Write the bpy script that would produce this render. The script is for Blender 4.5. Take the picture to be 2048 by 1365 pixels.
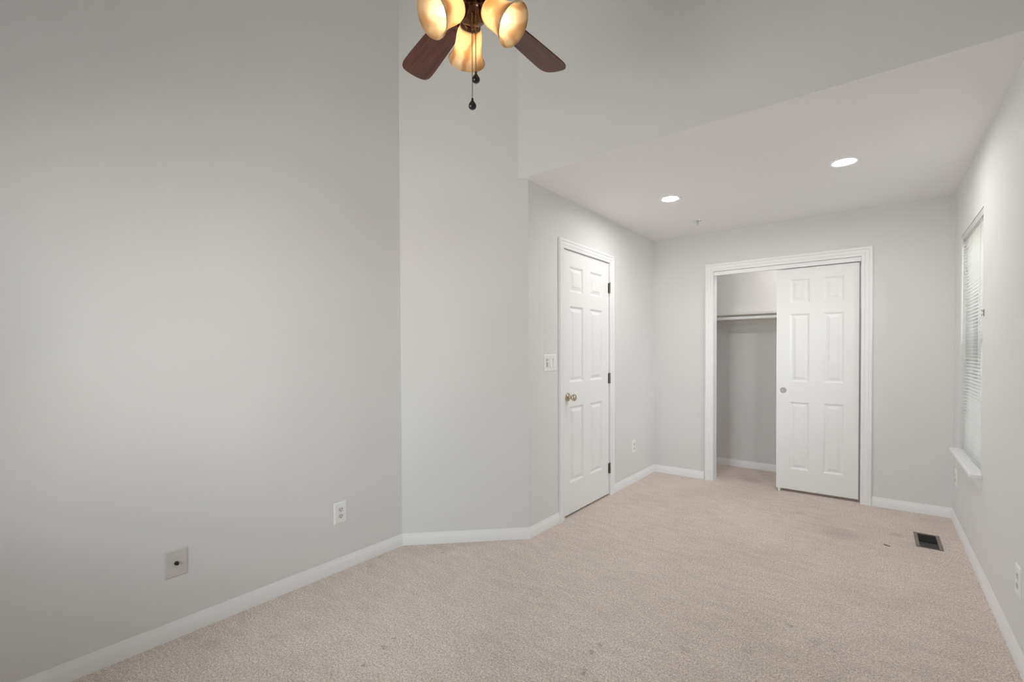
import bpy, math, random
from mathutils import Vector, Matrix

sc = bpy.context.scene
for o in list(bpy.data.objects):
    bpy.data.objects.remove(o)

# ------------------------------------------------------------------ camera
YAW, PITCH, ROLL, CAM_H, FPX, CY = 0.664476, -0.0141689, -0.0043417, 1.269547, 932.179, 719.269
r = Vector((math.cos(YAW), math.sin(YAW), 0)); fw = Vector((-math.sin(YAW), math.cos(YAW), 0)); up = Vector((0, 0, 1))
f2 = fw*math.cos(PITCH) + up*math.sin(PITCH); u2 = up*math.cos(PITCH) - fw*math.sin(PITCH)
r3 = r*math.cos(ROLL) + u2*math.sin(ROLL); u3 = u2*math.cos(ROLL) - r*math.sin(ROLL)
cam = bpy.data.cameras.new('camera'); camo = bpy.data.objects.new('camera', cam); sc.collection.objects.link(camo)
camo.matrix_world = Matrix(((r3.x, u3.x, -f2.x, 0), (r3.y, u3.y, -f2.y, 0), (r3.z, u3.z, -f2.z, CAM_H), (0, 0, 0, 1)))
cam.sensor_width = 36; cam.lens = FPX/2048*36; cam.shift_y = (CY - 682.5)/2048
cam.clip_start = 0.02
sc.camera = camo

# ------------------------------------------------------------------ world: overcast sky over a ground brightened to lift the upper walls
SKY, GROUND = (0.91, 0.965, 1.0), (0.645, 0.605, 0.57)
SKY_STRENGTH, GROUND_STRENGTH = 5.4, 8.4
world = bpy.data.worlds.new('overcast'); sc.world = world; world.use_nodes = True
wn = world.node_tree.nodes; wl = world.node_tree.links
bg = wn['Background']
tc = wn.new('ShaderNodeTexCoord'); sp = wn.new('ShaderNodeSeparateXYZ'); ramp = wn.new('ShaderNodeValToRGB')
mp = wn.new('ShaderNodeMapRange'); mp.inputs[1].default_value = -1; mp.inputs[2].default_value = 1
wl.new(tc.outputs['Generated'], sp.inputs[0]); wl.new(sp.outputs['Z'], mp.inputs[0]); wl.new(mp.outputs[0], ramp.inputs[0])
g = [c*GROUND_STRENGTH/SKY_STRENGTH for c in GROUND]
ramp.color_ramp.elements[0].position = 0.0; ramp.color_ramp.elements[0].color = (*g, 1)
ramp.color_ramp.elements[1].position = 1.0; ramp.color_ramp.elements[1].color = (*SKY, 1)
e = ramp.color_ramp.elements.new(0.52); e.color = (*g, 1)
e = ramp.color_ramp.elements.new(0.54); e.color = (*[c*0.85 for c in SKY], 1)
wl.new(ramp.outputs[0], bg.inputs[0]); bg.inputs[1].default_value = SKY_STRENGTH

sc.view_settings.view_transform = 'Standard'; sc.view_settings.look = 'None'
sc.view_settings.gamma = 1.0; sc.view_settings.use_curve_mapping = False
sc.view_settings.exposure = 1.03
sc.cycles.max_bounces = 14; sc.cycles.diffuse_bounces = 10; sc.cycles.transparent_max_bounces = 16
sc.cycles.sample_clamp_indirect = 6.0

DOWNLIGHT, CLOSET_LAMP, BULB = 118.0, 34.0, 9.5

# ------------------------------------------------------------------ dimensions (metres)
XN, XR, XL = -1.8640, 0.4572, -2.4655      # alcove side wall, right wall, left wall
YB, YC, YL = 4.8242, 2.5638, 1.9626        # back wall, the two ends of the angled wall
YK, YREAR = 2.5154, -0.40                  # front of the lowered ceiling, wall behind the camera
CEIL, HIGH = 2.44, 3.65
CX0, CX1, CYB = -1.80, 0.38, 5.57          # closet
T = 0.12

# ------------------------------------------------------------------ helpers
class MB:
    def __init__(s): s.v = []; s.f = []
    def add(s, verts, faces):
        n = len(s.v); s.v += [Vector(p) for p in verts]; s.f += [tuple(i + n for i in q) for q in faces]; return s
    def box(s, x0, x1, y0, y1, z0, z1, m=None):
        v = [Vector(p) for p in ((x0,y0,z0),(x1,y0,z0),(x1,y1,z0),(x0,y1,z0),(x0,y0,z1),(x1,y0,z1),(x1,y1,z1),(x0,y1,z1))]
        if m: v = [m @ p for p in v]
        return s.add(v, [(3,2,1,0),(4,5,6,7),(0,1,5,4),(1,2,6,5),(2,3,7,6),(3,0,4,7)])
    def lathe(s, prof, n=24, m=None, cap=True):
        """profile of (radius, height) turned about local z"""
        m = m or Matrix(); v = []; fc = []
        for (rr, z) in prof:
            for k in range(n):
                a = 2*math.pi*k/n; v.append(m @ Vector((rr*math.cos(a), rr*math.sin(a), z)))
        for i in range(len(prof)-1):
            for k in range(n):
                k2 = (k+1) % n; fc.append((i*n+k, i*n+k2, (i+1)*n+k2, (i+1)*n+k))
        if cap:
            if prof[0][0] > 1e-5: fc.append(tuple(range(n-1, -1, -1)))
            if prof[-1][0] > 1e-5: fc.append(tuple((len(prof)-1)*n + k for k in range(n)))
        return s.add(v, fc)
    def tube(s, pts, rad, n=10):
        pts = [Vector(p) for p in pts]; rings = []; v = []; fc = []
        for i, p in enumerate(pts):
            d = (pts[min(i+1, len(pts)-1)] - pts[max(i-1, 0)]).normalized()
            a = d.cross(Vector((0, 0, 1))); a = a if a.length > 1e-3 else d.cross(Vector((1, 0, 0)))
            a.normalize(); b = d.cross(a)
            rr = rad[i] if isinstance(rad, (list, tuple)) else rad
            for k in range(n):
                t = 2*math.pi*k/n; v.append(p + a*rr*math.cos(t) + b*rr*math.sin(t))
        for i in range(len(pts)-1):
            for k in range(n):
                k2 = (k+1) % n; fc.append((i*n+k, i*n+k2, (i+1)*n+k2, (i+1)*n+k))
        fc.append(tuple(range(n-1, -1, -1))); fc.append(tuple((len(pts)-1)*n + k for k in range(n)))
        return s.add(v, fc)
    def sphere(s, c, rad, n=10, sy=1.0):
        prof = [(rad*math.sin(math.pi*i/n), -rad*sy*math.cos(math.pi*i/n)) for i in range(n+1)]
        prof[0] = (0.00002, prof[0][1]); prof[-1] = (0.00002, prof[-1][1])
        return s.lathe(prof, n*2 if n < 8 else 16, Matrix.Translation(c))
    def prism(s, poly, z0, z1, m=None):
        m = m or Matrix(); n = len(poly)
        v = [m @ Vector((x, y, z0)) for x, y in poly] + [m @ Vector((x, y, z1)) for x, y in poly]
        fc = [tuple(range(n-1, -1, -1)), tuple(range(n, 2*n))] + [(i, (i+1) % n, n+(i+1) % n, n+i) for i in range(n)]
        return s.add(v, fc)
    def build(s, name, material, parent=None, bevel=0, smooth=35, segs=2):
        me = bpy.data.meshes.new(name); me.from_pydata([tuple(p) for p in s.v], [], s.f); me.validate(); me.update()
        import bmesh
        b = bmesh.new(); b.from_mesh(me); bmesh.ops.recalc_face_normals(b, faces=b.faces); b.to_mesh(me); b.free()
        if smooth:
            for p in me.polygons: p.use_smooth = True
            me.set_sharp_from_angle(angle=math.radians(smooth))
        me.materials.append(material)
        o = bpy.data.objects.new(name, me); sc.collection.objects.link(o)
        if parent is not None: o.parent = parent
        if bevel:
            md = o.modifiers.new('bevel', 'BEVEL'); md.width = bevel; md.segments = segs; md.limit_method = 'ANGLE'; md.angle_limit = math.radians(40)
        return o

def tag(o, label=None, cat=None, group=None, kind=None):
    if label: o['label'] = label
    if cat: o['category'] = cat
    if group: o['group'] = group
    if kind: o['kind'] = kind
    return o

def empty(name, loc=(0, 0, 0), rz=0.0):
    o = bpy.data.objects.new(name, None); sc.collection.objects.link(o)
    o.location = loc; o.rotation_euler = (0, 0, rz); o.empty_display_size = 0.05
    return o

def copy_tree(o, parent=None):
    c = o.copy(); sc.collection.objects.link(c)
    if parent is not None: c.parent = parent
    for ch in list(o.children): copy_tree(ch, c)
    return c

# ------------------------------------------------------------------ materials
def new_mat(name):
    m = bpy.data.materials.new(name); m.use_nodes = True
    return m, m.node_tree.nodes, m.node_tree.links, m.node_tree.nodes['Principled BSDF']

def paint(name, col, rough=0.6, bump=0.0, scale=220, spec=0.5, mottle=0.0):
    m, n, l, b = new_mat(name)
    b.inputs['Base Color'].default_value = (*col, 1); b.inputs['Roughness'].default_value = rough
    b.inputs['Specular IOR Level'].default_value = spec
    t = n.new('ShaderNodeTexCoord')
    if mottle:
        nz = n.new('ShaderNodeTexNoise'); nz.inputs['Scale'].default_value = 1.7; nz.inputs['Detail'].default_value = 4
        l.new(t.outputs['Object'], nz.inputs['Vector'])
        mx = n.new('ShaderNodeMix'); mx.data_type = 'RGBA'
        mx.inputs[6].default_value = (*[c*(1-mottle) for c in col], 1); mx.inputs[7].default_value = (*[min(1, c*(1+mottle)) for c in col], 1)
        l.new(nz.outputs['Fac'], mx.inputs[0]); l.new(mx.outputs[2], b.inputs['Base Color'])
    if bump:
        nz = n.new('ShaderNodeTexNoise'); nz.inputs['Scale'].default_value = scale; nz.inputs['Detail'].default_value = 2
        l.new(t.outputs['Object'], nz.inputs['Vector'])
        bp = n.new('ShaderNodeBump'); bp.inputs['Strength'].default_value = bump; bp.inputs['Distance'].default_value = 0.002
        l.new(nz.outputs['Fac'], bp.inputs['Height']); l.new(bp.outputs[0], b.inputs['Normal'])
    return m

def metal(name, col, rough=0.3, noise=0.0):
    m, n, l, b = new_mat(name)
    b.inputs['Metallic'].default_value = 1; b.inputs['Roughness'].default_value = rough
    b.inputs['Base Color'].default_value = (*col, 1)
    if noise:
        t = n.new('ShaderNodeTexCoord'); nz = n.new('ShaderNodeTexNoise'); nz.inputs['Scale'].default_value = 40
        l.new(t.outputs['Object'], nz.inputs['Vector'])
        mx = n.new('ShaderNodeMix'); mx.data_type = 'RGBA'
        mx.inputs[6].default_value = (*[c*(1-noise) for c in col], 1); mx.inputs[7].default_value = (*[c*(1+noise) for c in col], 1)
        l.new(nz.outputs['Fac'], mx.inputs[0]); l.new(mx.outputs[2], b.inputs['Base Color'])
    return m

def emitter(name, col, strength):
    m, n, l, b = new_mat(name)
    b.inputs['Base Color'].default_value = (0.9, 0.9, 0.9, 1)
    b.inputs['Emission Color'].default_value = (*col, 1); b.inputs['Emission Strength'].default_value = strength
    return m

M = {}
M['wall'] = paint('warm_grey_wall_paint', (0.742, 0.741, 0.741), 0.7, 0.06, 260, 0.3, 0.012)
M['ceiling'] = paint('flat_ceiling_paint', (0.835, 0.83, 0.83), 0.85, 0.05, 200, 0.2)
M['trim'] = paint('white_semi_gloss_trim', (0.86, 0.865, 0.875), 0.35, 0.0)
M['door'] = paint('white_door_paint', (0.85, 0.855, 0.86), 0.4, 0.04, 120)
M['plastic'] = paint('white_plastic', (0.86, 0.86, 0.85), 0.35)
M['almond'] = paint('almond_grey_plastic', (0.62, 0.60, 0.57), 0.4)
M['recept'] = paint('grey_receptacle_plastic', (0.70, 0.70, 0.69), 0.45)
M['dark'] = paint('dark_slot', (0.03, 0.03, 0.03), 0.6)
M['black'] = paint('black_glass_fob', (0.012, 0.010, 0.010), 0.25)
M['shelf'] = paint('closet_shelf_paint', (0.72, 0.70, 0.67), 0.55)
M['nickel'] = metal('polished_nickel_brass', (0.62, 0.55, 0.43), 0.12, 0.1)
M['hinge'] = metal('tarnished_hinge', (0.27, 0.25, 0.21), 0.35, 0.45)
M['bronze'] = metal('oil_rubbed_bronze', (0.17, 0.082, 0.042), 0.25, 0.3)
M['chain'] = metal('antique_brass_chain', (0.20, 0.125, 0.065), 0.35)
M['chrome'] = metal('chrome', (0.7, 0.7, 0.7), 0.2)
M['register'] = paint('brown_register_enamel', (0.20, 0.165, 0.14), 0.45)
M['vane'] = paint('dark_register_vane', (0.085, 0.08, 0.075), 0.5)
M['blind'] = paint('white_vinyl_slat', (0.80, 0.80, 0.79), 0.4)
M['headrail'] = paint('headrail_enamel', (0.62, 0.61, 0.60), 0.4)
M['leaf'] = paint('dried_red_brown_leaf', (0.12, 0.035, 0.025), 0.7)
M['downlight'] = emitter('lit_downlight_lens', (1.0, 0.985, 0.97), DOWNLIGHT)
M['closet_lamp'] = emitter('lit_closet_lamp', (1.0, 0.96, 0.92), CLOSET_LAMP)

# slat vinyl lets some daylight through
n = M['blind'].node_tree.nodes; l = M['blind'].node_tree.links
tr = n.new('ShaderNodeBsdfTranslucent'); tr.inputs[0].default_value = (0.9, 0.9, 0.88, 1)
mix = n.new('ShaderNodeMixShader'); mix.inputs[0].default_value = 0.45
l.new(n['Principled BSDF'].outputs[0], mix.inputs[1]); l.new(tr.outputs[0], mix.inputs[2]); l.new(mix.outputs[0], n['Material Output'].inputs[0])

# window glass: clear with a fresnel sheen
gm = bpy.data.materials.new('window_glass'); gm.use_nodes = True; n = gm.node_tree.nodes; l = gm.node_tree.links; n.clear()
out = n.new('ShaderNodeOutputMaterial'); mix = n.new('ShaderNodeMixShader'); fr = n.new('ShaderNodeFresnel'); fr.inputs[0].default_value = 1.45
ta = n.new('ShaderNodeBsdfTransparent'); ta.inputs[0].default_value = (0.95, 0.97, 0.96, 1); gl = n.new('ShaderNodeBsdfGlossy'); gl.inputs['Roughness'].default_value = 0.02
l.new(fr.outputs[0], mix.inputs[0]); l.new(ta.outputs[0], mix.inputs[1]); l.new(gl.outputs[0], mix.inputs[2]); l.new(mix.outputs[0], out.inputs[0])
M['glass'] = gm

# half-height insect screen: fine dark mesh, far too fine to model strand by strand
gm = bpy.data.materials.new('insect_screen_mesh'); gm.use_nodes = True; n = gm.node_tree.nodes; l = gm.node_tree.links
mix = n.new('ShaderNodeMixShader'); mix.inputs[0].default_value = 0.15
ta = n.new('ShaderNodeBsdfTransparent'); ta.inputs[0].default_value = (1, 1, 1, 1)
n['Principled BSDF'].inputs['Base Color'].default_value = (0.16, 0.16, 0.16, 1); n['Principled BSDF'].inputs['Roughness'].default_value = 0.6
l.new(ta.outputs[0], mix.inputs[1]); l.new(n['Principled BSDF'].outputs[0], mix.inputs[2]); l.new(mix.outputs[0], n['Material Output'].inputs[0])
M['screen'] = gm

# alabaster lamp glass: cloudy amber swirls, part translucent
am = bpy.data.materials.new('amber_alabaster_glass'); am.use_nodes = True; n = am.node_tree.nodes; l = am.node_tree.links
b = n['Principled BSDF']; t = n.new('ShaderNodeTexCoord')
wv = n.new('ShaderNodeTexWave'); wv.inputs['Scale'].default_value = 5; wv.inputs['Distortion'].default_value = 9; wv.inputs['Detail'].default_value = 3; wv.inputs['Detail Scale'].default_value = 1.2
l.new(t.outputs['Object'], wv.inputs['Vector'])
cr = n.new('ShaderNodeValToRGB'); cr.color_ramp.elements[0].color = (0.62, 0.42, 0.235, 1); cr.color_ramp.elements[1].color = (0.80, 0.67, 0.48, 1)
cr.color_ramp.elements[0].position = 0.0; cr.color_ramp.elements[1].position = 0.5
l.new(wv.outputs['Fac'], cr.inputs[0]); l.new(cr.outputs[0], b.inputs['Base Color']); b.inputs['Roughness'].default_value = 0.2
tr = n.new('ShaderNodeBsdfTranslucent'); l.new(cr.outputs[0], tr.inputs[0])
mix = n.new('ShaderNodeMixShader'); mix.inputs[0].default_value = 0.62
l.new(b.outputs[0], mix.inputs[1]); l.new(tr.outputs[0], mix.inputs[2]); l.new(mix.outputs[0], n['Material Output'].inputs[0])
M['alabaster'] = am
M['bulb'] = emitter('lit_candelabra_bulb', (1.0, 0.84, 0.60), BULB)

# fan blade: dark reddish wood grain
bm_, n, l, b = new_mat('mahogany_blade'); t = n.new('ShaderNodeTexCoord'); mpn = n.new('ShaderNodeMapping'); mpn.inputs['Scale'].default_value = (3, 60, 60)
nz = n.new('ShaderNodeTexNoise'); nz.inputs['Scale'].default_value = 2; nz.inputs['Detail'].default_value = 5
cr = n.new('ShaderNodeValToRGB'); cr.color_ramp.elements[0].color = (0.045, 0.014, 0.009, 1); cr.color_ramp.elements[1].color = (0.15, 0.045, 0.025, 1)
cr.color_ramp.elements[0].position = 0.3; cr.color_ramp.elements[1].position = 0.7
l.new(t.outputs['Object'], mpn.inputs[0]); l.new(mpn.outputs[0], nz.inputs['Vector']); l.new(nz.outputs['Fac'], cr.inputs[0]); l.new(cr.outputs[0], b.inputs['Base Color']); b.inputs['Roughness'].default_value = 0.35
M['blade'] = bm_

# carpet: beige cut pile with brushed patches and a few small stains
cm, n, l, b = new_mat('beige_cut_pile_carpet'); t = n.new('ShaderNodeTexCoord')
def noise(scale, detail=3, rough=0.5, vec=None):
    q = n.new('ShaderNodeTexNoise'); q.inputs['Scale'].default_value = scale; q.inputs['Detail'].default_value = detail; q.inputs['Roughness'].default_value = rough
    l.new(vec or t.outputs['Object'], q.inputs['Vector']); return q.outputs['Fac']
def rng(x, a, c, lo, hi):
    q = n.new('ShaderNodeMapRange'); q.inputs[1].default_value = a; q.inputs[2].default_value = c; q.inputs[3].default_value = lo; q.inputs[4].default_value = hi
    l.new(x, q.inputs[0]); return q.outputs[0]
def mul(a, c):
    q = n.new('ShaderNodeMath'); q.operation = 'MULTIPLY'; l.new(a, q.inputs[0])
    if isinstance(c, float): q.inputs[1].default_value = c
    else: l.new(c, q.inputs[1])
    return q.outputs[0]
mpn = n.new('ShaderNodeMapping'); mpn.inputs['Scale'].default_value = (1.0, 2.6, 1.0); mpn.inputs['Rotation'].default_value = (0, 0, 0.15)
l.new(t.outputs['Object'], mpn.inputs[0])
tuft = noise(165, 3, 0.65); clump = noise(80, 3, 0.6); patch = noise(7, 5, 0.65, mpn.outputs[0]); broad = noise(1.4, 3)
val = mul(mul(mul(rng(tuft, 0.3, 0.7, 0.50, 1.42), rng(clump, 0.3, 0.7, 0.82, 1.16)), rng(patch, 0.3, 0.7, 0.90, 1.08)), rng(broad, 0.3, 0.7, 0.96, 1.04))
wn_ = n.new('ShaderNodeTexNoise'); wn_.inputs['Scale'].default_value = 55; wn_.inputs['Detail'].default_value = 3; l.new(t.outputs['Object'], wn_.inputs['Vector'])
wa = n.new('ShaderNodeVectorMath'); wa.operation = 'MULTIPLY_ADD'; wa.inputs[1].default_value = (0.05, 0.05, 0); wa.inputs[2].default_value = (-0.025, -0.025, 0); l.new(wn_.outputs['Color'], wa.inputs[0])
wb = n.new('ShaderNodeVectorMath'); wb.operation = 'ADD'; l.new(wa.outputs[0], wb.inputs[0]); l.new(t.outputs['Object'], wb.inputs[1]); warp = wb.outputs[0]
STAINS = [(-1.634, 1.105, 0.014), (-1.664, 1.227, 0.013), (-1.68, 1.225, 0.010), (-1.683, 1.297, 0.009), (-2.169, 2.044, 0.012), (-2.37, 1.653, 0.03), (-2.43, 1.76, 0.025),
          (-1.545, 4.748, 0.015), (-1.794, 4.754, 0.014), (-0.947, 1.747, 0.014), (-0.911, 1.615, 0.018), (-0.311, 2.476, 0.013), (-0.207, 2.401, 0.035), (-0.425, 2.167, 0.03), (-0.638, 2.002, 0.03),
          (0.112, 4.159, 0.05), (-0.47, 4.258, 0.06), (-0.195, 3.95, 0.14), (-0.137, 2.377, 0.02), (-0.941, 1.812, 0.012), (-2.287, 0.772, 0.05), (-2.125, 0.965, 0.02), (-0.986, 5.078, 0.12)]
for (sx, sy, sr) in STAINS:
    vm = n.new('ShaderNodeVectorMath'); vm.operation = 'DISTANCE'; vm.inputs[1].default_value = (sx, sy, 0); l.new(warp, vm.inputs[0])
    dark = 0.62 if sr < 0.02 else 0.86
    q = n.new('ShaderNodeMapRange'); q.interpolation_type = 'SMOOTHSTEP'; q.inputs[1].default_value = sr*0.3; q.inputs[2].default_value = sr*1.2; q.inputs[3].default_value = dark; q.inputs[4].default_value = 1.0
    l.new(vm.outputs['Value'], q.inputs[0]); val = mul(val, q.outputs[0])
CARPET_A, CARPET_B = (0.660, 0.562, 0.500), (0.750, 0.662, 0.612)
mx = n.new('ShaderNodeMix'); mx.data_type = 'RGBA'; mx.inputs[6].default_value = (*CARPET_A, 1); mx.inputs[7].default_value = (*CARPET_B, 1); l.new(broad, mx.inputs[0])
hs = n.new('ShaderNodeVectorMath'); hs.operation = 'SCALE'; l.new(mx.outputs[2], hs.inputs[0]); l.new(val, hs.inputs['Scale'])
l.new(hs.outputs[0], b.inputs['Base Color']); b.inputs['Roughness'].default_value = 0.95; b.inputs['Specular IOR Level'].default_value = 0.1
b.inputs['Sheen Weight'].default_value = 0.25; b.inputs['Sheen Roughness'].default_value = 0.5; b.inputs['Sheen Tint'].default_value = (0.9, 0.82, 0.78, 1)
bp = n.new('ShaderNodeBump'); bp.inputs['Strength'].default_value = 0.55; bp.inputs['Distance'].default_value = 0.008
ad = n.new('ShaderNodeMath'); ad.operation = 'ADD'; l.new(tuft, ad.inputs[0]); l.new(clump, ad.inputs[1]); l.new(ad.outputs[0], bp.inputs['Height']); l.new(bp.outputs[0], b.inputs['Normal'])
M['carpet'] = cm

# ------------------------------------------------------------------ structure
def struct(o, label=None):
    o['kind'] = 'structure'
    if label: o['label'] = label
    return o

X0, X1 = XL - T, XR + 0.16
struct(MB().box(X0 - 0.4, X1, YREAR - T, CYB + T, -0.1, 0).build('floor', M['carpet'], smooth=0), 'beige cut-pile carpet over the whole room floor')
struct(MB().box(XL - T, XL, YREAR, YL + 0.05, 0, HIGH).build('wall_left', M['wall'], smooth=0), 'tall pale grey wall on the left')
# angled wall, with the drywall joint line at the height of the lowered ceiling
d = 0.0017
nx, ny = 0.7071, -0.7071
m = MB()
m.prism([(XL, YL), (XN, YC), (XN - 0.085, YC + 0.085), (XL - 0.085, YL + 0.085)], 0, CEIL)
m.prism([(XL + nx*d, YL + ny*d), (XN + nx*d, YC + ny*d), (XN - 0.085, YC + 0.085), (XL - 0.085, YL + 0.085)], CEIL, HIGH)
struct(m.build('wall_corner', M['wall'], smooth=0), 'narrow grey wall angled across the corner')
# alcove side wall with the door opening
DY0, DY1, DZ = 2.992, 3.785, 2.066
m = MB(); m.box(XN - T, XN, YC, DY0, 0, CEIL); m.box(XN - T, XN, DY1, YB + T, 0, CEIL); m.box(XN - T, XN, DY0, DY1, DZ, CEIL)
struct(m.build('wall_side', M['wall'], smooth=0), 'pale wall holding the hinged white door')
# back wall with the closet opening
KX0, KX1, KZ = -1.283, -0.088, 2.075
m = MB(); m.box(XN, KX0, YB, YB + T, 0, CEIL); m.box(KX1, XR, YB, YB + T, 0, CEIL); m.box(KX0, KX1, YB, YB + T, KZ, CEIL)
struct(m.build('wall_back', M['wall'], smooth=0), 'pale back wall around the closet opening')
# right wall with the window opening
WY0, WY1, WZ0, WZ1 = 3.625, 4.48, 0.565, 2.066
WT = 0.16
GY0, GY1, GZ0, GZ1 = 0.15, 0.95, 2.70, 3.25       # unseen high window, added to lighten the upper left wall
m = MB(); m.box(XR, XR + WT, YREAR, GY0, 0, HIGH); m.box(XR, XR + WT, GY1, WY0, 0, HIGH); m.box(XR, XR + WT, GY0, GY1, 0, GZ0); m.box(XR, XR + WT, GY0, GY1, GZ1, HIGH)
m.box(XR, XR + WT, WY1, YB + T, 0, HIGH); m.box(XR, XR + WT, WY0, WY1, 0, WZ0); m.box(XR, XR + WT, WY0, WY1, WZ1, HIGH)
struct(m.build('wall_right', M['wall'], smooth=0), 'pale grey wall on the right, with the window')
# wall behind the camera, with a wide window
RX0, RX1, RZ0, RZ1 = -2.14, -1.06, 0.53, 2.06
m = MB(); m.box(XL - T, RX0, YREAR - 0.14, YREAR, 0, HIGH); m.box(RX1, X1, YREAR - 0.14, YREAR, 0, HIGH); m.box(RX0, RX1, YREAR - 0.14, YREAR, 0, RZ0); m.box(RX0, RX1, YREAR - 0.14, YREAR, RZ1, HIGH)
struct(m.build('wall_rear', M['wall'], smooth=0))
struct(MB().box(-2.05, XR, YK, CYB + T, CEIL, CEIL + 0.12).build('ceiling', M['ceiling'], smooth=0), 'lowered white ceiling with two round downlights')
struct(MB().box(-1.95, XR, YK - 0.0006, YK + T, CEIL + 0.0004, HIGH).build('wall_bulkhead', M['wall'], smooth=0), 'grey bulkhead face rising above the lowered ceiling')
struct(MB().box(X0, X1, YREAR - 0.14, YK + T, HIGH, HIGH + 0.1).build('ceiling_high', M['ceiling'], smooth=0))
# closet
m = MB(); m.box(CX0 - T, CX1 + T, CYB, CYB + T, 0, CEIL); m.box(CX0 - T, CX0, YB + T, CYB, 0, CEIL); m.box(CX1, CX1 + T, YB + T, CYB, 0, CEIL)
struct(m.build('wall_closet', M['wall'], smooth=0), 'shaded grey walls inside the closet')
# unseen box added behind the hinged door to stop light leaking in
m = MB(); m.box(-2.95, -2.85, 2.75, YB, 0, CEIL); m.box(-2.85, XN - T, 2.70, 2.75, 0, CEIL); m.box(-2.85, XN - T, YB - 0.05, YB, 0, CEIL); m.box(-2.95, XN - T, 2.70, YB, CEIL - 0.05, CEIL)
struct(m.build('wall_leak_blocker', M['wall'], smooth=0))

# ------------------------------------------------------------------ baseboards (mitred profile runs)
BASE = [(0, 0), (0.0100, 0), (0.0100, 0.046), (0.0088, 0.049), (0.0052, 0.062), (0.0024, 0.073), (0.0018, 0.077), (0, 0.077)]
def baseboard_run(names, pts):
    """pts run with the room on the right-hand side"""
    P = [Vector(p) for p in pts]; N = []
    for i in range(len(P)-1):
        dd = (P[i+1]-P[i]).normalized(); N.append(Vector((dd.y, -dd.x)))
    def off(i, w):
        if i == 0: return P[0] + N[0]*w
        if i == len(P)-1: return P[-1] + N[-1]*w
        a, c = N[i-1], N[i]; return P[i] + (a + c)*(w/(1 + a.dot(c)))
    for i in range(len(P)-1):
        if not names[i]: continue
        v = [];k = len(BASE)
        for e_ in (i, i+1):
            for (w, z) in BASE: q = off(e_, w); v.append((q.x, q.y, z))
        fc = [(j, (j+1) % k, k + (j+1) % k, k + j) for j in range(k)] + [tuple(range(k)), tuple(range(2*k-1, k-1, -1))]
        struct(MB().add(v, fc).build(names[i], M['trim'], smooth=25))
DC0, DC1 = 2.945, 3.845           # outer edges of the hinged door's casing
KC0, KC1 = -1.350, -0.040         # outer edges of the closet's casing
baseboard_run(['baseboard_left', 'baseboard_corner', 'baseboard_side'], [(XL, YREAR), (XL, YL), (XN, YC), (XN, DC0)])
baseboard_run(['baseboard_alcove', 'baseboard_back'], [(XN, DC1), (XN, YB), (KC0, YB)])
baseboard_run(['baseboard_closet_front', 'baseboard_right', 'baseboard_rear'], [(KC1, YB), (XR, YB), (XR, YREAR), (XL, YREAR)])
baseboard_run(['baseboard_closet_side', 'baseboard_closet', 'baseboard_closet_end'], [(CX0, YB + T), (CX0, CYB), (CX1, CYB), (CX1, YB + T)])

# ------------------------------------------------------------------ door casings
def casing(a0, a1, top, wid, place):
    """place(a, z, out) -> world point.  Moulded profile: u away from the opening, out from the wall."""
    prof = [(0, 0), (0, 0.009), (0.004, 0.011), (wid*0.27, 0.0115), (wid*0.30, 0.0095), (wid*0.36, 0.0135), (wid*0.64, 0.0150), (wid*0.67, 0.0130), (wid*0.74, 0.0185), (wid*0.93, 0.0195), (wid, 0.016), (wid, 0)]
    v = []; k = len(prof)
    for s in range(4):
        for (u, dd) in prof:
            a, z = ((a0-u, 0), (a0-u, top+u), (a1+u, top+u), (a1+u, 0))[s]
            v.append(place(a, z, dd))
    fc = []
    for s in range(3):
        for j in range(k): fc.append((s*k + j, s*k + (j+1) % k, (s+1)*k + (j+1) % k, (s+1)*k + j))
    fc += [tuple(range(k)), tuple(range(4*k-1, 3*k-1, -1))]
    return MB().add(v, fc)
t1 = struct(casing(3.008, 3.776, 2.058, 0.067, lambda a, z, o: (XN + o, a, z)).build('trim_1', M['trim'], smooth=20), 'white moulded casing around the hinged door')
m = MB(); m.box(XN - T, XN + 0.001, DY0, 3.008, 0, 2.058); m.box(XN - T, XN + 0.001, 3.776, DY1, 0, 2.058); m.box(XN - T, XN + 0.001, DY0, DY1, 2.058, DZ)
m.box(XN - T, XN - 0.050, 3.008, 3.022, 0, 2.058); m.box(XN - T, XN - 0.050, 3.762, 3.776, 0, 2.058); m.box(XN - T, XN - 0.050, 3.008, 3.776, 2.044, 2.058)
m.build('door_jamb', M['trim'], t1, smooth=0)
t2 = struct(casing(-1.266, -0.105, 2.056, 0.075, lambda a, z, o: (a, YB - o, z)).build('trim_2', M['trim'], smooth=20), 'white moulded casing around the closet opening')
m = MB(); m.box(KX0, -1.266, YB - 0.001, YB + T, 0, 2.056); m.box(-0.105, KX1, YB - 0.001, YB + T, 0, 2.056); m.box(KX0, KX1, YB - 0.001, YB + T, 2.056, KZ)
m.build('door_jamb', M['trim'], t2, smooth=0)

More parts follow.
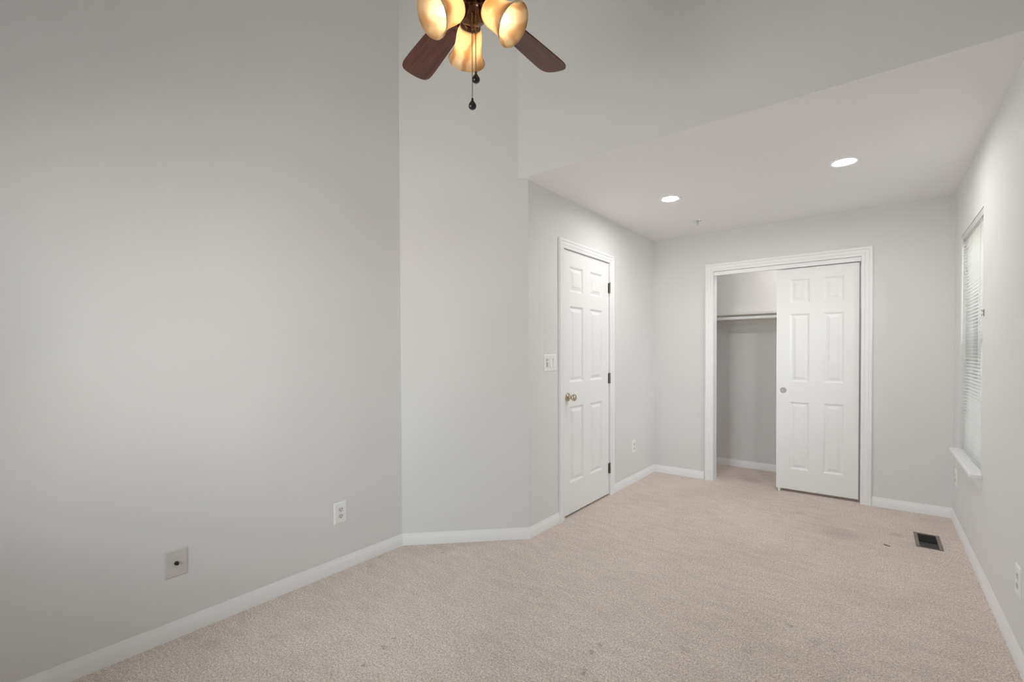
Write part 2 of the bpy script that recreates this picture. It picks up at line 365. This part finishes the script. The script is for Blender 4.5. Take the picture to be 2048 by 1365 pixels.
# ------------------------------------------------------------------ six-panel doors
def door_mesh(w, h, t, cols, rows):
    """local: x across 0..w, z up 0..h, faces at y = 0 (front, looking towards -y) and y = t"""
    xs = sorted({0, w, *[c for q in cols for c in q]}); zs = sorted({0, h, *[c for q in rows for c in q]})
    ispan = lambda a, b_, S: any(abs(a-p) < 1e-6 and abs(b_-q) < 1e-6 for p, q in S)
    rings = [(0, 0), (0.006, 0.0040), (0.013, 0.0105), (0.019, 0.0112), (0.042, 0.0040), (0.0435, 0.0018)]
    mb = MB()
    for side in (0, 1):
        Y = (lambda dd: dd) if side == 0 else (lambda dd: t - dd)
        for i in range(len(xs)-1):
            for j in range(len(zs)-1):
                x0, x1, z0, z1 = xs[i], xs[i+1], zs[j], zs[j+1]
                if ispan(x0, x1, cols) and ispan(z0, z1, rows):
                    v = []
                    for (ins, dd) in rings:
                        v += [(x0+ins, Y(dd), z0+ins), (x1-ins, Y(dd), z0+ins), (x1-ins, Y(dd), z1-ins), (x0+ins, Y(dd), z1-ins)]
                    fc = []
                    for k in range(len(rings)-1):
                        for q in range(4): fc.append((k*4+q, k*4+(q+1) % 4, (k+1)*4+(q+1) % 4, (k+1)*4+q))
                    k = len(rings)-1; fc.append((k*4, k*4+1, k*4+2, k*4+3))
                    if side: fc = [tuple(reversed(q)) for q in fc]
                    mb.add(v, fc)
                else:
                    q = (0, 1, 2, 3) if side == 0 else (3, 2, 1, 0)
                    mb.add([(x0, Y(0), z0), (x1, Y(0), z0), (x1, Y(0), z1), (x0, Y(0), z1)], [q])
    mb.add([(0,0,0),(w,0,0),(w,0,h),(0,0,h),(0,t,0),(w,t,0),(w,t,h),(0,t,h)], [(0,4,5,1),(1,5,6,2),(2,6,7,3),(3,7,4,0)])
    return mb
def fix_door(mb, name, parent):
    # merge the separate panels into one watertight skin
    o = mb.build(name, M['door'], parent, smooth=0)
    import bmesh
    b = bmesh.new(); b.from_mesh(o.data); bmesh.ops.remove_doubles(b, verts=b.verts, dist=1e-5); bmesh.ops.recalc_face_normals(b, faces=b.faces); b.to_mesh(o.data); b.free()
    return o

# hinged door: local x runs along +Y of the room, front faces +X
D0 = 3.0095
door1 = struct(empty('door_1', (XN - 0.006, D0, 0.016), math.pi/2), 'white six-panel hinged door with a nickel knob')
fix_door(door_mesh(0.765, 2.039, 0.036, [(0.1055, 0.3155), (0.4305, 0.6425)], [(0.239, 0.834), (1.022, 1.614), (1.724, 1.922)]), 'door_leaf', door1)
for hz in (0.242, 1.040, 1.836):
    m = MB(); zc = hz - 0.016
    for k in range(5):
        m.lathe([(0.0062, zc - 0.045 + k*0.018 + 0.0006), (0.0062, zc - 0.045 + k*0.018 + 0.0174)], 12, Matrix.Translation((0.7655, -0.0125, 0)))
    m.lathe([(0.003, zc + 0.045), (0.0055, zc + 0.047), (0.004, zc + 0.051), (0.0005, zc + 0.052)], 12, Matrix.Translation((0.7655, -0.0125, 0)))
    m.box(0.752, 0.7655, -0.0022, -0.0002, zc - 0.044, zc + 0.044)
    m.box(0.7645, 0.7665, -0.0110, 0.0, zc - 0.044, zc + 0.044)
    tag(m.build('hinge', M['hinge'], door1), 'tarnished metal hinge')
kn = Matrix.Translation((0.070, 0, 0.910)) @ Matrix.Rotation(math.radians(90), 4, 'X')
knob = MB().lathe([(0.033, 0), (0.033, 0.004), (0.030, 0.008), (0.022, 0.011), (0.013, 0.014), (0.0115, 0.030), (0.013, 0.036), (0.021, 0.041), (0.0265, 0.049), (0.0275, 0.057), (0.0235, 0.066), (0.016, 0.070), (0.0002, 0.0705)], 32, kn).build('door_knob', M['nickel'], door1, smooth=40)
tag(knob, 'polished nickel knob')
MB().box(-0.0008, 0.0006, 0.004, 0.032, 0.880, 0.940).build('latch_plate', M['hinge'], door1, smooth=0)

# sliding closet doors, local x along +X, front faces -Y
def slider(name, x, y, label, h=1.985):
    o = struct(empty(name, (x, y, 0.026)), label)
    fix_door(door_mesh(0.606, h, 0.034, [(0.105, 0.256), (0.358, 0.504)], [(0.184, 0.790), (0.972, 1.580), (1.680, 1.890)]), 'door_leaf', o)
    return o
s1 = slider('door_2', -0.7245, YB + 0.026, 'white six-panel sliding closet door with a round finger pull')
pm = Matrix.Translation((0.055, 0.0, 0.893)) @ Matrix.Rotation(math.radians(90), 4, 'X')
MB().lathe([(0.026, -0.001), (0.026, 0.002), (0.0235, 0.0028), (0.0215, 0.0018), (0.0205, 0.0003), (0.012, 0.0003), (0.0002, 0.0012)], 28, pm).build('finger_pull', paint('brushed_nickel_grey_pull', (0.42, 0.42, 0.415), 0.35), s1)
s2 = slider('door_3', -0.715, YB + 0.072, 'white sliding closet door tucked behind the front one', 2.003)
# track below the head jamb and the floor guide
m = MB(); m.box(-1.264, -0.107, YB + 0.008, YB + 0.0105, 2.018, 2.0545); m.box(-1.264, -0.107, YB + 0.0105, YB + 0.112, 2.050, 2.0555); m.box(-1.264, -0.107, YB + 0.110, YB + 0.1125, 2.030, 2.0545)
m.box(-1.264, -0.107, YB + 0.064, YB + 0.0665, 2.030, 2.0545)
tag(m.build('door_track', M['trim'], smooth=0), 'white metal sliding-door track along the top of the closet opening', 'track')
m = MB(); m.box(-0.706, -0.690, YB + 0.012, YB + 0.125, 0.0, 0.004); m.box(-0.708, -0.690, YB + 0.016, YB + 0.0235, 0.0, 0.034); m.box(-0.706, -0.690, YB + 0.0625, YB + 0.0690, 0.0, 0.034)
tag(m.build('door_guide', M['plastic'], bevel=0.001), 'small white plastic floor guide at the foot of the sliding closet door', 'door guide')

# ------------------------------------------------------------------ closet shelf, rod, lamp
SZ = 1.655
sh = tag(empty('closet_shelf', ((CX0 + CX1)/2, CYB, SZ)), 'white closet shelf with a hanging rod below its front edge', 'shelf')
hw = (CX1 - CX0)/2
MB().box(-hw, hw, -0.30, 0, 0, 0.019).build('shelf_board', M['shelf'], sh, bevel=0.0015)
m = MB(); m.box(-hw, hw, -0.018, 0, -0.09, 0); m.box(-hw, -hw + 0.018, -0.30, -0.018, -0.09, 0); m.box(hw - 0.018, hw, -0.30, -0.018, -0.09, 0)
m.build('cleat', M['shelf'], sh, bevel=0.0015)
MB().tube([(-hw + 0.018, -0.275, -0.034), (hw - 0.018, -0.275, -0.034)], 0.0165, 20).build('hanging_rod', M['trim'], sh)
cl = tag(empty('closet_lamp', (-0.42, 5.14, CEIL)), 'round white lamp on the closet ceiling behind the sliding doors', 'lamp')
MB().lathe([(0.085, 0), (0.085, -0.018), (0.078, -0.022), (0.0003, -0.022)], 32).build('lamp_base', M['plastic'], cl)
MB().lathe([(0.075, -0.0225), (0.072, -0.040), (0.055, -0.060), (0.028, -0.070), (0.0003, -0.072)], 32).build('lamp_globe', M['closet_lamp'], cl)

# ------------------------------------------------------------------ windows
def sash_window(name, W, H, label, screen=False):
    """double-hung window: local x across the opening 0..W, y outward, z up"""
    root = struct(empty(name), label)
    m = MB(); f = 0.035
    m.box(0, f, 0, 0.07, 0, H); m.box(W-f, W, 0, 0.07, 0, H); m.box(f, W-f, 0, 0.07, 0, f); m.box(f, W-f, 0, 0.07, H-f, H)
    m.build('window_frame', M['trim'], root, smooth=0)
    for (z0, z1, y) in ((f, H/2 + 0.02, 0.008), (H/2 - 0.02, H - f, 0.038)):
        m = MB(); s = 0.04
        m.box(f, f+s, y, y+0.028, z0, z1); m.box(W-f-s, W-f, y, y+0.028, z0, z1); m.box(f+s, W-f-s, y, y+0.028, z0, z0+s); m.box(f+s, W-f-s, y, y+0.028, z1-s, z1)
        sa = m.build('sash', M['trim'], root, smooth=0)
        MB().box(f+s, W-f-s, y+0.012, y+0.016, z0+s, z1-s).build('pane', M['glass'], sa, smooth=0)
    if screen:
        MB().box(f, W-f, 0.0672, 0.0678, f, H/2).build('insect_screen', M['screen'], root, smooth=0)
    return root
w1 = sash_window('window_1', WY1 - WY0, WZ1 - 0.585, 'white double-hung window behind the slatted blind on the right', True)
w1.location = (XR + 0.085, WY1, 0.585); w1.rotation_euler = (0, 0, -math.pi/2)
w2 = sash_window('window_2', RX1 - RX0, RZ1 - RZ0, None)
w3 = sash_window('window_added', GY1 - GY0, GZ1 - GZ0, None)  # added out of view to let more sky light in
w3.location = (XR + 0.085, GY1, GZ0); w3.rotation_euler = (0, 0, -math.pi/2)
w2.location = (RX1, YREAR - 0.05, RZ0); w2.rotation_euler = (0, 0, math.pi)

# unseen sided wall, added to dim the outside behind the lower slats
m = MB(); z = -3.0
while z < 0.80:
    m.prism([(0, 0), (-0.022, 0.0), (-0.004, 0.158), (0, 0.158)], -2.0, 12.0, Matrix(((1,0,0,XR + 2.6),(0,0,1,0),(0,1,0,z),(0,0,0,1)))); z += 0.158
m.box(XR + 2.6, XR + 2.75, -2.0, 12.0, -3.0, z)
struct(m.build('wall_outside_blocker', paint('blocker_grey_siding', (0.22, 0.22, 0.215), 0.8), smooth=0))

# stool and apron
m = MB(); m.prism([(XR - 0.050, 3.588), (XR, 3.588), (XR, WY0 + 0.0005), (XR + 0.09, WY0 + 0.0005), (XR + 0.09, WY1 - 0.0005), (XR, WY1 - 0.0005), (XR, 4.505), (XR - 0.050, 4.505)], WZ0, 0.586)
t3 = struct(m.build('trim_3', M['trim'], bevel=0.003), 'white window sill below the slatted blind')
m = MB(); m.prism([(0, 0), (-0.018, 0), (-0.016, -0.02), (-0.012, -0.045), (-0.005, -0.062), (0, -0.066)], 3.60, 4.49, Matrix(((1,0,0,XR),(0,0,1,0),(0,1,0,WZ0),(0,0,0,1))))
m.build('apron', M['trim'], t3, smooth=0)

# slatted blind, local x along the opening, y towards the outside, z up from the sill
BW = WY1 - WY0 - 0.010
bl = tag(empty('window_blind', (XR + 0.0225, WY1 - 0.005, 0.586), -math.pi/2), 'white slatted mini blind lowered over the right-hand window', 'blind')
BH = WZ1 - 0.586
MB().box(0, BW, -0.020, 0.018, BH - 0.040, BH - 0.001).build('headrail', M['headrail'], bl, bevel=0.002)
MB().box(0.002, BW - 0.002, -0.013, 0.013, 0.006, 0.022).build('bottom_rail', M['blind'], bl, bevel=0.003)
m = MB(); pitch = 0.0213; z = 0.036; tilt = math.radians(7); nsl = 0
while z < BH - 0.048:
    cs = []
    for k in range(5):
        u = (k/4 - 0.5)*0.0255; cs.append((u, 0.0016*(1 - (2*u/0.0255)**2)))
    v = []
    for xx in (0.003, BW - 0.003):
        for th in (0.0, 0.0005):
            for (u, hh) in cs:
                y_ = u*math.cos(tilt) - (hh+th)*math.sin(tilt); z_ = u*math.sin(tilt) + (hh+th)*math.cos(tilt)
                v.append((xx, y_, z + z_))
    fc = []
    for k in range(4): fc += [(k, k+1, 11+k, 10+k), (5+k, 15+k, 16+k, 6+k)]
    fc += [(0, 10, 15, 5), (4, 9, 19, 14), (0, 5, 6, 7, 8, 9, 4, 3, 2, 1), (10, 11, 12, 13, 14, 19, 18, 17, 16, 15)]
    m.add(v, fc); z += pitch; nsl += 1
m.build('slats', M['blind'], bl)
m = MB()
for xx in (0.12, BW/2, BW - 0.12):
    for yy in (-0.0135, 0.0135): m.tube([(xx, yy, 0.02), (xx, yy, BH - 0.04)], 0.0007, 5)
m.build('ladder_cord', M['blind'], bl)
MB().tube([(BW - 0.07, -0.024, BH - 0.03), (BW - 0.07, -0.026, BH - 0.62)], 0.0012, 6).build('lift_cord', M['blind'], bl)
MB().lathe([(0.0008, 0), (0.004, -0.006), (0.006, -0.03), (0.0005, -0.032)], 10, Matrix.Translation((BW - 0.07, -0.026, BH - 0.62))).build('cord_tassel', M['recept'], bl)
MB().tube([(0.06, -0.024, BH - 0.03), (0.06, -0.025, BH - 0.75)], 0.004, 6).build('tilt_wand', M['blind'], bl)
m = MB(); m.box(BW - 0.016, BW - 0.002, -0.022, -0.014, 0, 0.018); m.build('hold_down_bracket', M['recept'], bl)

# cord cleat on the wall beside the window
cc = tag(empty('cord_cleat', (XR, 3.583, 1.476), -math.pi/2), 'tiny metal cord cleat on the right wall beside the blind', 'cord cleat')
MB().box(-0.007, 0.007, -0.003, 0, -0.018, 0.018).build('cleat_plate', M['hinge'], cc, bevel=0.0008)
m = MB(); m.tube([(0, -0.002, 0.008), (0, -0.008, 0.009), (0, -0.010, 0.017)], 0.0016, 8); m.tube([(0, -0.002, -0.008), (0, -0.008, -0.009), (0, -0.010, -0.017)], 0.0016, 8)
m.build('cleat_horn', M['hinge'], cc)

# ------------------------------------------------------------------ wall plates: local x across, -y out of the wall, z up
def plate_mesh(w, h, t=0.0055, ch=0.005):
    m = MB(); a, c = w/2, h/2
    v = [(-a, 0, -c), (a, 0, -c), (a, 0, c), (-a, 0, c), (-a, -t*0.4, -c), (a, -t*0.4, -c), (a, -t*0.4, c), (-a, -t*0.4, c), (-a+ch, -t, -c+ch), (a-ch, -t, -c+ch), (a-ch, -t, c-ch), (-a+ch, -t, c-ch)]
    fc = [(3, 2, 1, 0), (8, 9, 10, 11)]
    for s in (0, 4):
        for q in range(4): fc.append((s+q, s+(q+1) % 4, s+4+(q+1) % 4, s+4+q))
    return m.add(v, fc)
RX = Matrix.Rotation(math.radians(90), 4, 'X')      # turns local z towards -y
def outlet(loc, rz, label):
    o = tag(empty('wall_outlet', loc, rz), label, 'outlet', 'duplex wall outlets')
    plate_mesh(0.081, 0.124).build('cover_plate', M['plastic'], o, smooth=0)
    for s in (-1, 1):
        poly = []
        for k in range(24):
            a = 2*math.pi*k/24; poly.append((0.0170*math.cos(a), max(-0.0125, min(0.0125, 0.0170*math.sin(a)))))
        rc = MB().prism(poly, 0.0048, 0.0068, Matrix.Translation((0, 0, s*0.0195)) @ RX).build('receptacle', M['recept'], o, smooth=0)
        q = MB(); zc = s*0.0195
        q.box(-0.0078, -0.0052, -0.0072, -0.0066, zc - 0.001, zc + 0.0085); q.box(0.0052, 0.0078, -0.0072, -0.0066, zc + 0.000, zc + 0.0075)
        q.lathe([(0.0027, 0.0066), (0.0027, 0.0072)], 12, Matrix.Translation((0, 0, zc - 0.0068)) @ RX)
        q.build('slot', M['dark'], rc, smooth=0)
    MB().lathe([(0.0032, 0.0050), (0.0032, 0.0063), (0.0004, 0.0068)], 12, RX).build('screw', M['recept'], o)
    return o
outlet((XL, 1.5125, 0.339), math.pi/2, 'white duplex outlet low on the left wall near the angled corner')
outlet((XN, 4.297, 0.352), math.pi/2, 'white duplex outlet beyond the hinged door near the back corner')
outlet((XR, 2.735, 0.337), -math.pi/2, 'white duplex outlet on the right wall nearest the camera')
outlet((XR, 4.630, 0.350), -math.pi/2, 'white duplex outlet beneath the far end of the window sill')

cx = tag(empty('coax_plate', (XL, 0.7025, 0.335), math.pi/2), 'almond grey cable wall plate low on the left wall', 'cable plate')
plate_mesh(0.086, 0.122).build('cover_plate', M['almond'], cx, smooth=0)
MB().lathe([(0.0095, 0.005), (0.0095, 0.008), (0.007, 0.008), (0.007, 0.018), (0.003, 0.018), (0.003, 0.011), (0.0003, 0.011)], 6, RX).build('coax_connector', metal('dark_coax_metal', (0.10, 0.09, 0.08), 0.35), cx, smooth=0)
for zc in (-0.042, 0.042):
    MB().lathe([(0.0033, 0.005), (0.0033, 0.0062), (0.0004, 0.0068)], 12, Matrix.Translation((0, 0, zc)) @ RX).build('screw', M['recept'], cx)

sw = tag(empty('light_switch', (XN, 2.826, 1.195), math.pi/2), 'white three-gang light switch plate left of the hinged door', 'light switch')
plate_mesh(0.165, 0.122).build('cover_plate', M['plastic'], sw, smooth=0)
for i, xc in enumerate((-0.046, 0.0, 0.046)):
    m = MB(); m.box(xc - 0.0168, xc + 0.0168, -0.0062, -0.005, -0.0335, 0.0335)
    bez = m.build('switch_bezel', M['recept'], sw, smooth=0)
    if i == 0:
        q = MB(); q.box(xc - 0.002, xc + 0.003, -0.0066, -0.0060, -0.026, 0.026); q.build('slider_slot', M['dark'], bez, smooth=0)
        q = MB(); q.box(xc - 0.007, xc + 0.007, -0.0125, -0.0062, 0.004, 0.016); q.build('slider_knob', M['plastic'], bez, bevel=0.001)
    else:
        v = [(xc - 0.015, -0.006, -0.031), (xc + 0.015, -0.006, -0.031), (xc + 0.015, -0.006, 0.031), (xc - 0.015, -0.006, 0.031),
             (xc - 0.015, -0.0115 if i == 1 else -0.0075, -0.031), (xc + 0.015, -0.0115 if i == 1 else -0.0075, -0.031), (xc + 0.015, -0.0075 if i == 1 else -0.0115, 0.031), (xc - 0.015, -0.0075 if i == 1 else -0.0115, 0.031),
             (xc - 0.015, -0.0078, 0), (xc + 0.015, -0.0078, 0)]
        fc = [(4, 5, 9, 8), (8, 9, 6, 7), (0, 4, 8, 7, 3), (1, 2, 6, 9, 5), (0, 1, 5, 4), (3, 7, 6, 2), (0, 3, 2, 1)]
        MB().add(v, fc).build('rocker', M['plastic'], bez, smooth=0)
m = MB()
for xc in (-0.046, 0.0, 0.046):
    for zc in (-0.048, 0.048): m = MB().lathe([(0.003, 0.005), (0.003, 0.0061), (0.0004, 0.0066)], 10, Matrix.Translation((xc, 0, zc)) @ RX); m.build('screw', M['recept'], sw)

# ------------------------------------------------------------------ ceiling fittings
def downlight(x, y, label):
    o = tag(empty('recessed_downlight', (x, y, CEIL)), label, 'ceiling light', 'lit recessed downlights in the lowered ceiling')
    MB().lathe([(0.0565, -0.0005), (0.058, -0.003), (0.068, -0.0065), (0.081, -0.0045), (0.083, 0), (0.0565, -0.0005)], 48, cap=False).build('trim_ring', M['trim'], o)
    MB().lathe([(0.0565, -0.0008), (0.0565, -0.0012), (0.045, -0.0018), (0.0003, -0.0022)], 48).build('lens', M['downlight'], o)
downlight(-0.166, 3.545, 'lit round downlight nearer the window, right one of the pair')
downlight(-1.247, 3.555, 'lit round downlight nearer the hinged door, left one of the pair')

sp_ = tag(empty('fire_sprinkler', (-1.267, 4.31, CEIL)), 'small chrome fire sprinkler head on the lowered ceiling before the closet', 'sprinkler')
MB().lathe([(0.034, 0), (0.033, -0.003), (0.018, -0.007), (0.010, -0.008), (0.0003, -0.008)], 24).build('escutcheon', M['chrome'], sp_)
m = MB(); m.lathe([(0.009, -0.007), (0.009, -0.016), (0.006, -0.018), (0.0003, -0.018)], 14)
m.tube([(-0.008, 0, -0.014), (-0.011, 0, -0.024), (-0.002, 0, -0.036)], 0.0022, 6); m.tube([(0.008, 0, -0.014), (0.011, 0, -0.024), (0.002, 0, -0.036)], 0.0022, 6); m.tube([(0, 0, -0.017), (0, 0, -0.034)], 0.0025, 6)
m.build('sprinkler_frame', M['chrome'], sp_)
m = MB(); m.lathe([(0.0003, -0.0355), (0.013, -0.0355), (0.013, -0.037), (0.0003, -0.037)], 18); m.build('deflector', M['chrome'], sp_)

# ------------------------------------------------------------------ floor register
fr = tag(empty('floor_register', (0.273, 4.135, 0)), 'brown metal floor register in the carpet beside the right wall', 'floor vent')
a, c = 0.067, 0.148
m = MB(); m.box(-a, -a + 0.020, -c, c, 0, 0.006); m.box(a - 0.020, a, -c, c, 0, 0.006); m.box(-a + 0.020, a - 0.020, -c, -c + 0.005, 0, 0.004); m.box(-a + 0.020, a - 0.020, c - 0.018, c, 0, 0.006)
m.build('register_frame', M['register'], fr, bevel=0.0015)
MB().box(-a + 0.018, a - 0.018, -c + 0.003, c - 0.016, 0.0002, 0.0012).build('duct_dark_plate', M['dark'], fr, smooth=0)  # flat dark plate, its colour stands for the shade down the duct
m = MB()
for k in range(9):
    yy = -0.022 + k*0.0165; m.box(-a + 0.020, a - 0.020, -0.0006, 0.0006, -0.0045, 0.0045, Matrix.Translation((0, yy, 0.0046)) @ Matrix.Rotation(math.radians(58), 4, 'X'))
m.build('vanes', M['vane'], fr, smooth=0)

# a scrap on the carpet
lf = MB(); lf.prism([(-0.024, -0.003), (-0.012, -0.008), (0.000, -0.006), (0.013, -0.003), (0.024, 0.002), (0.012, 0.004), (0.004, 0.002), (-0.004, 0.006), (-0.014, 0.004)], 0, 0.0025)
lo = tag(lf.build('dried_leaf_scrap', M['leaf'], smooth=0), 'tiny reddish-brown dried scrap on the carpet left of the floor register', 'scrap')
lo.scale = (0.8, 0.8, 1); lo.location = (0.058, 3.885, 0.001); lo.rotation_euler = (0, 0, -0.5)

# ------------------------------------------------------------------ ceiling fan with a three-light kit
FX, FY, FZ = -1.092, 1.186, 2.485            # hub axis and blade height
fan = tag(empty('ceiling_fan', (FX, FY, HIGH)), 'bronze ceiling fan with mahogany blades and three lit amber glass shades', 'ceiling fan')
def L(z): return z - HIGH
MB().lathe([(0.072, 0), (0.072, -0.02), (0.060, -0.05), (0.030, -0.075), (0.016, -0.08), (0.0003, -0.08)], 32).build('canopy', M['bronze'], fan)
MB().lathe([(0.0125, L(HIGH - 0.07)), (0.0125, L(2.66))], 20).build('downrod', M['bronze'], fan)
MB().lathe([(0.02, L(2.68)), (0.045, L(2.665)), (0.085, L(2.64)), (0.108, L(2.60)), (0.112, L(2.555)), (0.104, L(2.52)), (0.085, L(2.503)), (0.0003, L(2.503))], 40).build('motor_housing', M['bronze'], fan)
MB().lathe([(0.060, L(2.503)), (0.060, L(2.488)), (0.050, L(2.480)), (0.046, L(2.470)), (0.046, L(2.445)), (0.0003, L(2.445))], 32).build('switch_housing', M['bronze'], fan)
for k in range(5):
    ang = math.radians(90 + 72*k)
    mt = Matrix.Rotation(ang, 4, 'Z') @ Matrix.Translation((0, 0, L(FZ))) @ Matrix.Rotation(math.radians(12), 4, 'X')
    # blade outline: narrower at the root, rounded tip
    up_ = [(0.150, 0.040), (0.165, 0.047), (0.30, 0.056), (0.42, 0.062), (0.470, 0.0635), (0.490, 0.0630), (0.505, 0.0600), (0.516, 0.0550), (0.524, 0.0475), (0.5295, 0.0370), (0.5330, 0.0200)]
    poly = [(x, -y) for x, y in up_] + [(0.534, 0.0)] + [(x, y) for x, y in reversed(up_)]
    bd = MB().prism(poly, -0.003, 0.003).build('blade', M['blade'], fan, smooth=20)
    bd.matrix_local = mt
    m = MB(); m.prism([(0.085, -0.013), (0.120, -0.012), (0.150, -0.030), (0.205, -0.034), (0.225, -0.018), (0.228, 0), (0.225, 0.018), (0.205, 0.034), (0.150, 0.030), (0.120, 0.012), (0.085, 0.013)], 0.0032, 0.0075)
    m.prism([(0.085, -0.013), (0.120, -0.012), (0.120, 0.012), (0.085, 0.013)], 0.0075, 0.022)
    for (sx, sy) in ((0.175, -0.020), (0.175, 0.020), (0.212, 0)): m.lathe([(0.005, -0.0032), (0.004, -0.0055), (0.0003, -0.006)], 10, Matrix.Translation((sx, sy, 0)))
    m.build('blade_iron', M['bronze'], bd)
# light kit body
MB().lathe([(0.040, L(2.447)), (0.047, L(2.440)), (0.050, L(2.428)), (0.046, L(2.412)), (0.034, L(2.400)), (0.018, L(2.394)), (0.010, L(2.388)), (0.007, L(2.378)), (0.0003, L(2.375))], 32).build('light_fitter', M['bronze'], fan)
view = YAW                                     # the kit is turned with one shade pointing away from the camera
for az, tilt_deg in ((103, 62), (218, 55), (336, 50)):
    a = math.radians(az) + view
    h_ = Vector((math.cos(a), math.sin(a), 0)); tl = math.radians(tilt_deg)
    ax = h_*math.sin(tl) - Vector((0, 0, 1))*math.cos(tl)
    neck = Vector((0, 0, L(2.427))) + h_*0.055
    side = Vector((0, 0, 1)).cross(h_).normalized(); third = ax.cross(side)
    mt = Matrix(((side.x, third.x, ax.x, neck.x), (side.y, third.y, ax.y, neck.y), (side.z, third.z, ax.z, neck.z), (0, 0, 0, 1)))
    sk = MB().lathe([(0.010, -0.034), (0.015, -0.026), (0.021, -0.018), (0.025, -0.013), (0.0265, -0.012), (0.034, -0.010), (0.0355, -0.006), (0.0355, 0.010), (0.034, 0.011), (0.033, 0.010), (0.0003, 0.004)], 32).build('lamp_socket', M['bronze'], fan)
    sk.matrix_local = mt
    prof_o = [(0.0345, 0.004), (0.0385, 0.012), (0.0435, 0.024), (0.0460, 0.040), (0.0470, 0.058), (0.0490, 0.076), (0.0530, 0.094), (0.0590, 0.109), (0.0655, 0.119), (0.0685, 0.1225)]
    prof_i = [(rr - 0.0035, z_) for rr, z_ in reversed(prof_o)]
    prof = prof_o + [(0.0690, 0.1245), (0.0680, 0.1262), (0.0655, 0.1258)] + prof_i[1:]
    shd = MB().lathe(prof, 40, cap=False).build('lamp_shade', M['alabaster'], fan, smooth=60)
    shd.matrix_local = mt
    bu = MB().lathe([(0.0075, 0.006), (0.009, 0.030), (0.0140, 0.044), (0.0175, 0.058), (0.0170, 0.070), (0.0125, 0.083), (0.007, 0.094), (0.003, 0.102), (0.0003, 0.106)], 20).build('bulb', M['bulb'], sk, smooth=60)
    bu.matrix_local = Matrix()
# two beaded pull chains hanging on the side towards the camera
fwd = Vector((-math.sin(YAW), math.cos(YAW), 0)); rgt = Vector((math.cos(YAW), math.sin(YAW), 0))
def chain(lat, near, ztop, zbot):
    base = rgt*lat - fwd*near
    m = MB(); z_ = ztop
    while z_ > zbot:
        m.sphere((base.x, base.y, L(z_)), 0.0019, 6); z_ -= 0.0050
    m.tube([(base.x, base.y, L(ztop)), (base.x, base.y, L(zbot))], 0.0005, 5)
    # short hook back to the housing
    m.tube([(base.x, base.y, L(ztop)), (base.x + fwd.x*near*0.4, base.y + fwd.y*near*0.4, L(ztop) + 0.001)], 0.0016, 6)
    ch = m.build('pull_chain', M['chain'], fan)
    fb = MB().lathe([(0.0028, 0.002), (0.0040, 0.0), (0.0032, -0.003), (0.0050, -0.007), (0.0095, -0.014), (0.0126, -0.020), (0.0132, -0.0245), (0.0112, -0.0305), (0.0062, -0.0342), (0.0003, -0.0355)], 20, Matrix.Translation((base.x, base.y, L(zbot)))).build('pull_fob', M['black'], ch)
    tag(fb, 'black teardrop pull fob')
chain(0.001, 0.052, 2.392, 2.111)
chain(0.013, 0.050, 2.468, 2.199)

# ------------------------------------------------------------------ light portals at the windows, the added high one included
def portal(name, loc, rot, sx, sy):
    ld = bpy.data.lights.new(name, 'AREA'); ld.shape = 'RECTANGLE'; ld.size = sx; ld.size_y = sy; ld.cycles.is_portal = True
    o = bpy.data.objects.new(name, ld); sc.collection.objects.link(o); o.location = loc; o.rotation_euler = rot
portal('window_portal', (XR + WT + 0.01, (WY0 + WY1)/2, (0.585 + WZ1)/2), (0, math.radians(90), 0), WZ1 - 0.585, WY1 - WY0)
portal('window_portal', ((RX0 + RX1)/2, YREAR - 0.15, (RZ0 + RZ1)/2), (math.radians(90), 0, 0), RX1 - RX0, RZ1 - RZ0)
portal('window_portal', (XR + WT + 0.01, (GY0 + GY1)/2, (GZ0 + GZ1)/2), (0, math.radians(90), 0), GZ1 - GZ0, GY1 - GY0)
